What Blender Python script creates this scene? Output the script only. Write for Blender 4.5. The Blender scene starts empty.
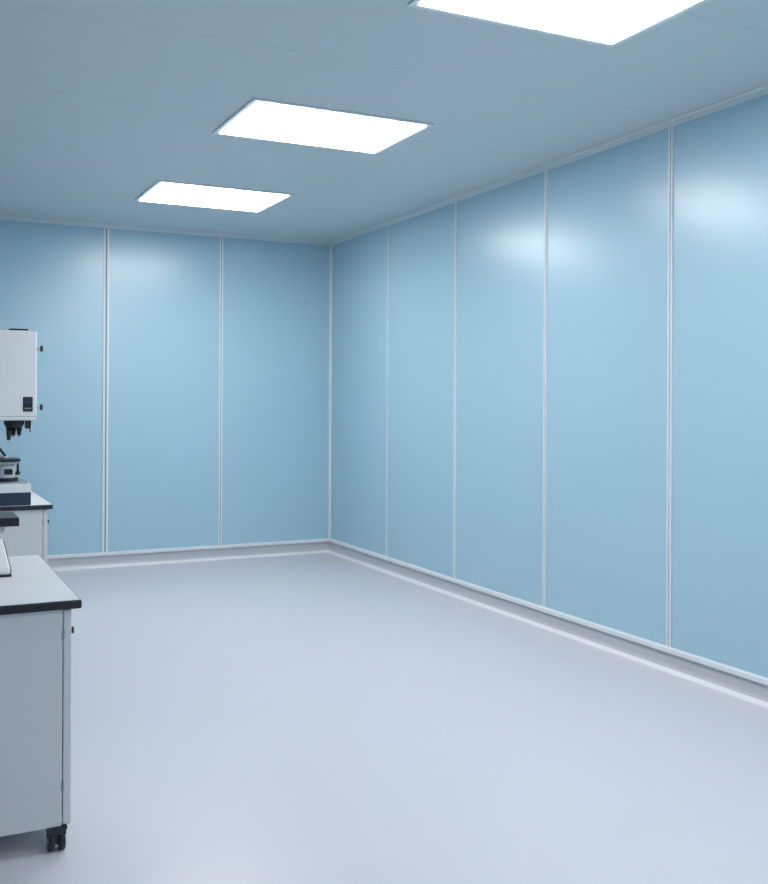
import bpy, bmesh, math
from mathutils import Vector, Matrix

sc = bpy.context.scene
COL = sc.collection
sc.view_settings.view_transform = 'Standard'
sc.view_settings.look = 'None'
sc.view_settings.exposure = 0.0

# ------------------------------------------------ dimensions (metres)
H = 3.075          # ceiling height
XR = 3.90          # right wall
YB = 9.14          # back wall
XL = -1.90         # left wall
YF = -2.60         # wall behind the photographer
CAMZ = 1.5

# ------------------------------------------------ materials
def mat(name, col, rough=0.5, metal=0.0, spec=0.5, noise=0.03, nscale=3.0, bump=0.0, bscale=30.0,
        emit=None, estr=0.0, highlight_tilt=None):
    m = bpy.data.materials.new(name)
    m.use_nodes = True
    nt = m.node_tree
    b = nt.nodes['Principled BSDF']
    b.inputs['Roughness'].default_value = rough
    b.inputs['Metallic'].default_value = metal
    b.inputs['Specular IOR Level'].default_value = spec
    tc = nt.nodes.new('ShaderNodeTexCoord')
    if noise > 0:
        n = nt.nodes.new('ShaderNodeTexNoise')
        n.inputs['Scale'].default_value = nscale
        n.inputs['Detail'].default_value = 3
        nt.links.new(tc.outputs['Object'], n.inputs['Vector'])
        r = nt.nodes.new('ShaderNodeMapRange')
        r.inputs['To Min'].default_value = 1 - noise
        r.inputs['To Max'].default_value = 1 + noise
        nt.links.new(n.outputs['Fac'], r.inputs['Value'])
        mx = nt.nodes.new('ShaderNodeMix')
        mx.data_type = 'RGBA'
        mx.blend_type = 'MULTIPLY'
        mx.inputs['Factor'].default_value = 1.0
        mx.inputs['A'].default_value = col
        nt.links.new(r.outputs['Result'], mx.inputs['B'])
        nt.links.new(mx.outputs['Result'], b.inputs['Base Color'])
    else:
        b.inputs['Base Color'].default_value = col
    last = None
    if highlight_tilt:
        # tilts the shading normal to move the lamp highlights; the panels stay plumb
        g = nt.nodes.new('ShaderNodeNewGeometry')
        ad = nt.nodes.new('ShaderNodeVectorMath')
        ad.operation = 'ADD'
        ad.inputs[1].default_value = highlight_tilt
        nm = nt.nodes.new('ShaderNodeVectorMath')
        nm.operation = 'NORMALIZE'
        nt.links.new(g.outputs['Normal'], ad.inputs[0])
        nt.links.new(ad.outputs[0], nm.inputs[0])
        last = nm.outputs[0]
    if bump > 0:
        n2 = nt.nodes.new('ShaderNodeTexNoise')
        n2.inputs['Scale'].default_value = bscale
        nt.links.new(tc.outputs['Object'], n2.inputs['Vector'])
        bp = nt.nodes.new('ShaderNodeBump')
        bp.inputs['Strength'].default_value = bump
        bp.inputs['Distance'].default_value = 0.01
        nt.links.new(n2.outputs['Fac'], bp.inputs['Height'])
        if last:
            nt.links.new(last, bp.inputs['Normal'])
        last = bp.outputs['Normal']
    if last:
        nt.links.new(last, b.inputs['Normal'])
    if emit:
        b.inputs['Emission Color'].default_value = emit
        b.inputs['Emission Strength'].default_value = estr
    return m

M_WALL = mat('blue_coated_wall_panel', (0.372, 0.578, 0.695, 1), rough=0.285, spec=0.62, noise=0.015, nscale=1.2,
             bump=0.03, bscale=1.3, highlight_tilt=(-0.006, -0.045, 0.034))
M_FLOOR = mat('epoxy_floor', (0.590, 0.592, 0.655, 1), rough=0.30, spec=0.5, noise=0.012, nscale=0.8, bump=0.02, bscale=2.0)
M_TRIM = mat('white_aluminium_trim', (0.76, 0.79, 0.82, 1), rough=0.35, noise=0.01)
M_GROOVE = mat('joint_gasket_grey', (0.22, 0.30, 0.34, 1), rough=0.6, noise=0.02)
M_BASE = mat('grey_skirting', (0.50, 0.52, 0.56, 1), rough=0.4, noise=0.02)
M_COVE = mat('cove_white', (0.76, 0.77, 0.82, 1), rough=0.35, noise=0.01)
M_CORN = mat('ceiling_angle', (0.66, 0.75, 0.79, 1), rough=0.4, noise=0.01)
M_FRAME = mat('lamp_frame', (0.68, 0.76, 0.80, 1), rough=0.4, noise=0.01)
M_LAMP = mat('led_diffuser', (0.9, 0.9, 0.9, 1), rough=0.5, noise=0, emit=(1.0, 0.985, 0.97, 1), estr=18.6)
M_CAB = mat('cabinet_powder_coat', (0.64, 0.66, 0.68, 1), rough=0.4, noise=0.01)
M_TOP = mat('worktop_laminate', (0.78, 0.785, 0.81, 1), rough=0.35, noise=0.01)
M_BLACK = mat('black_plastic', (0.010, 0.012, 0.018, 1), rough=0.35, noise=0.05)
M_NAVY = mat('navy_panel', (0.02, 0.035, 0.07, 1), rough=0.3, noise=0.03)
M_WHITE = mat('instrument_white', (0.80, 0.805, 0.83, 1), rough=0.35, noise=0.01)
M_STEEL = mat('brushed_steel', (0.5, 0.52, 0.55, 1), rough=0.3, metal=0.9, noise=0.04, nscale=40)

# ceiling with faint panel seams (function of real surface position)
def ceiling_mat():
    m = bpy.data.materials.new('ceiling_panels')
    m.use_nodes = True
    nt = m.node_tree
    b = nt.nodes['Principled BSDF']
    b.inputs['Roughness'].default_value = 0.5
    tc = nt.nodes.new('ShaderNodeTexCoord')
    mp = nt.nodes.new('ShaderNodeMapping')
    mp.inputs['Location'].default_value = (0.55, 0.30, 0)
    nt.links.new(tc.outputs['Object'], mp.inputs['Vector'])
    br = nt.nodes.new('ShaderNodeTexBrick')
    br.offset = 0.0
    br.inputs['Scale'].default_value = 1.0
    br.inputs['Brick Width'].default_value = 4.54
    br.inputs['Row Height'].default_value = 1.13
    br.inputs['Mortar Size'].default_value = 0.005
    br.inputs['Mortar Smooth'].default_value = 0.3
    br.inputs['Color1'].default_value = (0.595, 0.690, 0.725, 1)
    br.inputs['Color2'].default_value = (0.595, 0.690, 0.725, 1)
    br.inputs['Mortar'].default_value = (0.52, 0.615, 0.65, 1)
    nt.links.new(mp.outputs['Vector'], br.inputs['Vector'])
    nt.links.new(br.outputs['Color'], b.inputs['Base Color'])
    return m
M_CEIL = ceiling_mat()

# ------------------------------------------------ mesh helpers
def new_obj(name, bm, mats, parent=None, bevel=0.0, seg=2):
    me = bpy.data.meshes.new(name)
    bmesh.ops.recalc_face_normals(bm, faces=bm.faces)
    bm.to_mesh(me)
    bm.free()
    for m in mats:
        me.materials.append(m)
    o = bpy.data.objects.new(name, me)
    COL.objects.link(o)
    if bevel > 0:
        md = o.modifiers.new('bevel', 'BEVEL')
        md.width = bevel
        md.segments = seg
        md.limit_method = 'ANGLE'
        md.angle_limit = math.radians(40)
    if parent:
        o.parent = parent
    return o

def bm_box(bm, x0, x1, y0, y1, z0, z1, mi=0):
    vs = [bm.verts.new(p) for p in [(x0, y0, z0), (x1, y0, z0), (x1, y1, z0), (x0, y1, z0),
                                    (x0, y0, z1), (x1, y0, z1), (x1, y1, z1), (x0, y1, z1)]]
    for f in [(0, 3, 2, 1), (4, 5, 6, 7), (0, 1, 5, 4), (1, 2, 6, 5), (2, 3, 7, 6), (3, 0, 4, 7)]:
        bm.faces.new([vs[i] for i in f]).material_index = mi

def bm_cyl(bm, c, r, h, axis='Z', r2=None, seg=32, mi=0):
    rot = {'Z': Matrix.Identity(4), 'X': Matrix.Rotation(math.pi / 2, 4, 'Y'),
           'Y': Matrix.Rotation(math.pi / 2, 4, 'X')}[axis]
    ret = bmesh.ops.create_cone(bm, cap_ends=True, segments=seg, radius1=r, radius2=r if r2 is None else r2,
                                depth=h, matrix=Matrix.Translation(c) @ rot)
    fs = set()
    for v in ret['verts']:
        for f in v.link_faces:
            fs.add(f)
    for f in fs:
        f.material_index = mi
        if len(f.verts) == 4:
            f.smooth = True

def box(name, x0, x1, y0, y1, z0, z1, m, parent=None, bevel=0.0):
    bm = bmesh.new()
    bm_box(bm, x0, x1, y0, y1, z0, z1)
    return new_obj(name, bm, [m], parent, bevel)

def cyl(name, c, r, h, m, parent=None, axis='Z', r2=None, bevel=0.0):
    bm = bmesh.new()
    bm_cyl(bm, c, r, h, axis, r2)
    return new_obj(name, bm, [m], parent, bevel)

def prism(name, pts, x0, x1, m, parent=None, bevel=0.0):
    """extrude a (y,z) outline along X"""
    bm = bmesh.new()
    a = [bm.verts.new((x0, y, z)) for y, z in pts]
    b = [bm.verts.new((x1, y, z)) for y, z in pts]
    bm.faces.new(a)
    bm.faces.new(list(reversed(b)))
    n = len(pts)
    for i in range(n):
        bm.faces.new([a[i], b[i], b[(i + 1) % n], a[(i + 1) % n]])
    return new_obj(name, bm, [m], parent, bevel)

def empty(name):
    e = bpy.data.objects.new(name, None)
    e.empty_display_size = 0.1
    COL.objects.link(e)
    return e

# ------------------------------------------------ room shell
T = 0.12
box('floor', XL - T, XR + T, YF - T, YB + T, -T, 0, M_FLOOR)
box('ceiling', XL - T, XR + T, YF - T, YB + T, H, H + T, M_CEIL)
box('wall_back', XL - T, XR + T, YB, YB + T, 0, H, M_WALL)
box('wall_right', XR, XR + T, YF, YB, 0, H, M_WALL)
box('wall_left', XL - T, XL, YF, YB, 0, H, M_WALL)
box('wall_front', XL - T, XR + T, YF - T, YF, 0, H, M_WALL)

def ring_trim(prefix, profile, mats, suffixes=('back', 'right', 'left', 'front')):
    def corner(cx, cy, o):
        x = XR - o if cx > 0 else XL + o
        y = YB - o if cy > 0 else YF + o
        return x, y
    sides = {'back': ((-1, 1), (1, 1)), 'right': ((1, 1), (1, -1)), 'front': ((1, -1), (-1, -1)),
             'left': ((-1, -1), (-1, 1))}
    for i, s in enumerate(suffixes):
        (c0, c1) = sides[s]
        bm = bmesh.new()
        A, B = [], []
        for o, z, mi in profile:
            x, y = corner(c0[0], c0[1], o)
            A.append(bm.verts.new((x, y, z)))
            x, y = corner(c1[0], c1[1], o)
            B.append(bm.verts.new((x, y, z)))
        n = len(profile)
        for k in range(n):
            f = bm.faces.new([A[k], A[(k + 1) % n], B[(k + 1) % n], B[k]])
            f.material_index = profile[k][2]
        bm.faces.new(A)
        bm.faces.new(list(reversed(B)))
        nm = f'{prefix}_{s}' if prefix == 'baseboard' else f'trim_{i + 1}'
        new_obj(nm, bm, mats)

base_prof = [(0.0, 0.0, 0), (0.048, 0.0, 1), (0.046, 0.006, 1), (0.034, 0.012, 1), (0.022, 0.022, 0),
             (0.014, 0.036, 0), (0.012, 0.050, 0), (0.012, 0.104, 2), (0.024, 0.106, 2), (0.024, 0.130, 2),
             (0.018, 0.134, 2), (0.0, 0.134, 0)]
ring_trim('baseboard', base_prof, [M_BASE, M_COVE, M_TRIM])
ceil_prof = [(0.0, H, 0), (0.0, H - 0.036, 0), (0.008, H - 0.036, 0), (0.009, H - 0.010, 0), (0.012, H - 0.007, 0),
             (0.034, H - 0.006, 0), (0.034, H, 0)]
ring_trim('trim', ceil_prof, [M_CORN])

# vertical joint strips (H-profile: two ribs and a gasket groove)
tn = 5
ZB, ZT = 0.134, H - 0.036
def joint(side, pos, w=0.034):
    global tn
    bm = bmesh.new()
    h = w / 2
    g = w * 0.13
    for a, b, d, mi in [(-h, -g, 0.008, 0), (-g, g, 0.004, 1), (g, h, 0.008, 0)]:
        if side == 'right':
            bm_box(bm, XR - d, XR, pos + a, pos + b, ZB, ZT, mi)
        elif side == 'left':
            bm_box(bm, XL, XL + d, pos + a, pos + b, ZB, ZT, mi)
        elif side == 'back':
            bm_box(bm, pos + a, pos + b, YB - d, YB, ZB, ZT, mi)
        else:
            bm_box(bm, pos + a, pos + b, YF, YF + d, ZB, ZT, mi)
    new_obj(f'trim_{tn}', bm, [M_TRIM, M_GROOVE])
    tn += 1
for t, w in [(1.273, 0.010), (2.455, 0.022), (3.641, 0.028), (4.832, 0.034), (6.02, .034), (7.21, .034), (8.4, .034), (9.6, .034), (10.8, .034)]:
    joint('right', YB - t, w)
for t, w in ((1.127, .032), (2.19, .05), (3.3, .04), (4.4, .04)):
    joint('back', XR - t, w)
for t in (1.2, 2.4, 3.6, 4.8, 6.0, 7.2, 8.4, 9.6, 10.8):
    joint('left', YB - t)
for t in (1.2, 2.4, 3.6, 4.8):
    joint('front', XR - t)
for cx, cy in [(XR, YB), (XL, YB), (XR, YF), (XL, YF)]:
    bm = bmesh.new()
    sx = -1 if cx > 0 else 1
    sy = -1 if cy > 0 else 1
    xs = sorted([cx, cx + sx * 0.018]); ys = sorted([cy, cy + sy * 0.006])
    bm_box(bm, xs[0], xs[1], ys[0], ys[1], ZB, ZT)
    xs = sorted([cx, cx + sx * 0.006]); ys = sorted([cy + sy * .006, cy + sy * 0.018])
    bm_box(bm, xs[0], xs[1], ys[0], ys[1], ZB, ZT)
    new_obj(f'trim_{tn}', bm, [M_TRIM]); tn += 1

# ------------------------------------------------ ceiling LED panels
def led(x0, x1, y0, y1):
    e = empty('ceiling_light_panel')
    f = 0.032
    bm = bmesh.new()
    z0 = H - 0.012
    o = [(x0, y0), (x1, y0), (x1, y1), (x0, y1)]
    i_ = [(x0 + f, y0 + f), (x1 - f, y0 + f), (x1 - f, y1 - f), (x0 + f, y1 - f)]
    def ring(pts, z): return [bm.verts.new((x, y, z)) for x, y in pts]
    ot, ob, ib, it = ring(o, H), ring(o, z0), ring(i_, z0 + 0.002), ring(i_, H)
    for k in range(4):
        n = (k + 1) % 4
        bm.faces.new([ot[k], ot[n], ob[n], ob[k]])
        bm.faces.new([ob[k], ob[n], ib[n], ib[k]])
        bm.faces.new([ib[k], ib[n], it[n], it[k]])
        bm.faces.new([it[k], it[n], ot[n], ot[k]])
    new_obj('frame', bm, [M_FRAME], e)
    # diffuser sits a little proud so that it also washes its own frame
    box('diffuser', x0 + f, x1 - f, y0 + f, y1 - f, H - 0.015, H - 0.001, M_LAMP, e, bevel=0.003)
led(1.675, 2.745, 4.96, 5.71)
led(1.695, 2.735, 7.13, 7.92)
led(1.82, 2.84, 2.80, 3.51)
led(1.72, 2.82, 0.65, 1.33)
led(1.72, 2.82, -1.55, -0.87)

# ------------------------------------------------ lab cabinets on castors
def castor(e, x, y, name):
    bm = bmesh.new()
    bm_cyl(bm, (x - 0.017, y, 0.032), 0.032, 0.020, 'X', mi=0)
    bm_cyl(bm, (x + 0.017, y, 0.032), 0.032, 0.020, 'X', mi=0)
    bm_cyl(bm, (x, y, 0.032), 0.010, 0.056, 'X', mi=1)
    bm_box(bm, x - 0.006, x + 0.006, y - 0.012, y + 0.030, 0.02, 0.07, 0)
    bm_box(bm, x - 0.029, x + 0.029, y - 0.026, y + 0.034, 0.056, 0.073, 0)
    bm_cyl(bm, (x, y + 0.005, 0.072), 0.022, 0.012, 'Z', mi=1)
    bm_box(bm, x - 0.032, x + 0.032, y - 0.03, y + 0.036, 0.074, 0.082, 0)
    new_obj(name, bm, [M_BLACK, M_STEEL], e)

def cabinet(x0, x1, y0, y1, top=0.83, ov=0.030, doors=2):
    e = empty('lab_cabinet')
    tt = 0.030
    zb = 0.082
    zt = top - tt
    box('worktop_edge', x0, x1, y0, y1, zt, top - 0.002, M_BLACK, e, bevel=0.004)
    box('worktop', x0 + 0.006, x1 - 0.006, y0 + 0.006, y1 - 0.006, top - 0.006, top, M_TOP, e)
    bx0, bx1, by0, by1 = x0 + ov, x1 - ov, y0 + 0.016, y1 - ov
    dt = 0.026
    box('carcass', bx0, bx1 - dt - 0.003, by0, by1, zb, zt, M_CAB, e, bevel=0.003)
    box('door_gasket', bx1 - dt - 0.003, bx1 - dt, by0 + 0.006, by1 - 0.006, zb + 0.03, zt - 0.006, M_BLACK, e)
    L = (by1 - by0)
    for k in range(doors):
        a = by0 + L * k / doors + 0.002
        b = by0 + L * (k + 1) / doors - 0.002
        box(f'door_{k + 1}', bx1 - dt, bx1, a, b, zb + 0.004, zt - 0.004, M_CAB, e, bevel=0.003)
        yk = a + 0.055 if k == 0 else b - 0.055
        cyl(f'knob_stem_{k + 1}', (bx1 + 0.005, yk, zt - 0.085), 0.006, 0.012, M_STEEL, e, 'X')
        cyl(f'knob_{k + 1}', (bx1 + 0.011, yk, zt - 0.085), 0.012, 0.008, M_BLACK, e, 'X', bevel=0.002)
    for nm, z in (('hinge_upper', zt - 0.10), ('hinge_lower', zb + 0.12)):
        box(nm, bx1 - dt - 0.006, bx1 - dt + 0.003, by0 - 0.003, by0 + 0.004, z, z + 0.028, M_GROOVE, e, bevel=0.001)
    n = 1
    for cx in (bx0 + 0.05, bx1 - 0.044):
        for cy in (by0 + 0.022, by1 - 0.05):
            castor(e, cx, cy, f'castor_{n}'); n += 1
    return e
cabinet(-0.18, 0.568, 3.432, 4.50, top=0.834)
cabinet(0.10, 0.918, 6.65, 8.35)

# ------------------------------------------------ measuring microscope on far cabinet
S = 0.83
e = empty('measuring_microscope')
yF = 6.660
dX = 0.040
xr = 0.788
box('base', 0.22 + dX, xr, yF, yF + 0.55, S, S + 0.134, M_WHITE, e, bevel=0.008)
box('base_panel', 0.24 + dX, xr - 0.003, yF - 0.004, yF + 0.004, S + 0.001, S + 0.082, M_NAVY, e, bevel=0.002)
box('base_plate', 0.25 + dX, xr - 0.02, yF + 0.02, yF + 0.5, S + 0.132, S + 0.146, M_STEEL, e, bevel=0.002)
box('column', 0.26 + dX, 0.48 + dX, yF + 0.30, yF + 0.52, S + 0.13, 1.95, M_WHITE, e, bevel=0.01)
hx1 = 0.822
ZO = -0.010
box('head', 0.28 + dX, hx1, yF + 0.02, yF + 0.42, 1.375 + ZO, 1.945 + ZO, M_WHITE, e, bevel=0.012)
box('head_cap', 0.62 + dX, hx1 - 0.05, yF + 0.05, yF + 0.38, 1.943 + ZO, 1.958 + ZO, M_BLACK, e, bevel=0.003)
box('head_seam', 0.281 + dX, hx1 + 0.0006, yF + 0.0194, yF + 0.4206, 1.400 + ZO, 1.403 + ZO, M_GROOVE, e)
box('control_pad', 0.738, 0.796, yF + 0.014, yF + 0.024, 1.432 + ZO, 1.525 + ZO, M_BLACK, e, bevel=0.003)
box('control_screen', 0.747, 0.787, yF + 0.011, yF + 0.016, 1.482 + ZO, 1.514 + ZO, M_NAVY, e)
for i in range(3):
    cyl(f'pad_button_{i + 1}', (0.752 + 0.014 * i, yF + 0.013, 1.452 + ZO), 0.0045, 0.006, M_STEEL, e, 'Y')
for i, z in enumerate((1.825, 1.450)):
    cyl(f'knob_stem_{i + 1}', (hx1 + 0.012, yF + 0.07, z), 0.009, 0.030, M_STEEL, e, 'X')
    cyl(f'knob_{i + 1}', (hx1 + 0.032, yF + 0.07, z), 0.019, 0.016, M_BLACK, e, 'X', bevel=0.003)
tx, ty = 0.695, yF + 0.12
cyl('turret_mount', (tx, ty, 1.362 + ZO), 0.062, 0.032, M_BLACK, e, bevel=0.003)
cyl('turret', (tx, ty, 1.337 + ZO), 0.048, 0.024, M_BLACK, e, r2=0.058)
for i, (dx, dy, l) in enumerate([(-0.032, -0.01, 0.075), (0.030, -0.012, 0.045), (0.0, 0.032, 0.05)]):
    cyl(f'objective_{i + 1}', (tx + dx, ty + dy, 1.326 + ZO - l / 2), 0.012, l, M_BLACK, e, r2=0.018)
    cyl(f'objective_tip_{i + 1}', (tx + dx, ty + dy, 1.326 + ZO - l - 0.006), 0.008, 0.012, M_STEEL, e, r2=0.006)
box('focus_bracket', 0.762, 0.796, yF + 0.09, yF + 0.15, 1.312, 1.368, M_BLACK, e, bevel=0.004)
cyl('focus_pin', (0.797, yF + 0.12, 1.308), 0.010, 0.04, M_STEEL, e)
sx, sy = 0.655, yF + 0.14
cyl('stage_foot', (sx, sy, S + 0.157), 0.070, 0.024, M_BLACK, e, bevel=0.003)
cyl('stage_riser', (sx, sy, S + 0.208), 0.052, 0.080, M_WHITE, e, bevel=0.004)
box('riser_window', sx - 0.02, sx + 0.03, sy - 0.056, sy - 0.044, S + 0.190, S + 0.225, M_BLACK, e, bevel=0.002)
cyl('stage_collar', (sx, sy, S + 0.253), 0.040, 0.014, M_STEEL, e)
box('stage_lower', sx - 0.10, sx + 0.055, sy - 0.09, sy + 0.09, S + 0.259, S + 0.273, M_STEEL, e, bevel=0.002)
box('stage', sx - 0.13, sx + 0.072, sy - 0.10, sy + 0.10, S + 0.273, S + 0.292, M_BLACK, e, bevel=0.003)
cyl('specimen_ring', (sx - 0.02, sy, S + 0.298), 0.035, 0.014, M_STEEL, e)
o = cyl('probe', (0, 0, 0), 0.008, 0.10, M_BLACK, e)
o.location = (sx - 0.03, sy, S + 0.335)
o.rotation_euler = (0, math.radians(-35), 0)
cyl('stage_spindle', (sx + 0.062, sy - 0.04, S + 0.235), 0.008, 0.06, M_BLACK, e)
cyl('stage_knob', (sx + 0.062, sy - 0.04, S + 0.198), 0.015, 0.022, M_BLACK, e, bevel=0.002)

# ------------------------------------------------ compound microscope on near cabinet
S = 0.834
e = empty('compound_microscope')
y0 = 3.98
xr = 0.398
prism('base', [(y0, S + 0.008), (y0 + 0.34, S + 0.008), (y0 + 0.34, S + 0.090), (y0 + 0.30, S + 0.104), (y0 + 0.012, S + 0.030), (y0, S + 0.018)],
      0.20, xr, M_WHITE, e, bevel=0.004)
prism('base_foot', [(y0 - 0.004, S), (y0 + 0.345, S), (y0 + 0.345, S + 0.010), (y0 - 0.004, S + 0.010)], 0.196, xr + 0.004, M_BLACK, e, bevel=0.002)
prism('base_side_trim', [(y0 + 0.004, S + 0.008), (y0 + 0.336, S + 0.008), (y0 + 0.336, S + 0.086), (y0 + 0.30, S + 0.099), (y0 + 0.012, S + 0.025)],
      xr - 0.001, xr + 0.004, M_BLACK, e)
prism('arm', [(y0 + 0.24, S + 0.06), (y0 + 0.34, S + 0.06), (y0 + 0.33, S + 0.30), (y0 + 0.26, S + 0.40), (y0 + 0.06, S + 0.40),
              (y0 + 0.06, S + 0.36), (y0 + 0.22, S + 0.34), (y0 + 0.26, S + 0.26)], 0.235, 0.295, M_WHITE, e, bevel=0.006)
cyl('condenser', (0.27, y0 + 0.13, S + 0.150), 0.026, 0.10, M_BLACK, e)
cyl('lamp_housing', (0.27, y0 + 0.13, S + 0.08), 0.035, 0.06, M_WHITE, e, bevel=0.003)
box('stage_bracket', 0.25, 0.385, y0 + 0.08, y0 + 0.27, S + 0.155, S + 0.193, M_WHITE, e, bevel=0.003)
box('stage', 0.17, 0.427, y0 - 0.02, y0 + 0.20, S + 0.190, S + 0.223, M_BLACK, e, bevel=0.004)
box('slide_holder', 0.20, 0.34, y0 + 0.04, y0 + 0.14, S + 0.222, S + 0.228, M_STEEL, e, bevel=0.001)
cyl('nosepiece', (0.265, y0 + 0.13, S + 0.345), 0.038, 0.035, M_BLACK, e, bevel=0.003)
for i, (dx, dy) in enumerate([(0.0, -0.02), (0.02, 0.012), (-0.02, 0.012)]):
    cyl(f'objective_{i + 1}', (0.265 + dx, y0 + 0.13 + dy, S + 0.305), 0.008, 0.055, M_STEEL, e, r2=0.011)
cyl('coarse_knob', (0.302, y0 + 0.29, S + 0.12), 0.022, 0.026, M_BLACK, e, 'X', bevel=0.003)
cyl('head_block', (0.265, y0 + 0.13, S + 0.42), 0.036, 0.05, M_WHITE, e, bevel=0.004)
for i, x in enumerate((0.237, 0.293)):
    o = cyl(f'eyepiece_{i + 1}', (0, 0, 0), 0.015, 0.13, M_BLACK, e)
    o.location = (x, y0 + 0.10, S + 0.475)
    o.rotation_euler = (math.radians(35), 0, 0)

# ------------------------------------------------ world and camera
w = bpy.data.worlds.new('room_world')
sc.world = w
w.use_nodes = True
w.node_tree.nodes['Background'].inputs['Color'].default_value = (0.5, 0.6, 0.7, 1)
w.node_tree.nodes['Background'].inputs['Strength'].default_value = 0.1

cd = bpy.data.cameras.new('camera')
cd.sensor_fit = 'HORIZONTAL'
cd.sensor_width = 36.0
cd.lens = 36.0 * 999.0 / 768.0
cd.shift_x = -1.0 / 768.0
cd.shift_y = -41.0 / 768.0
cd.clip_start = 0.05
cam = bpy.data.objects.new('camera', cd)
cam.location = (0, 0, CAMZ)
cam.rotation_euler = (math.radians(90), math.radians(-0.28), math.radians(-26.22))
COL.objects.link(cam)
sc.camera = cam
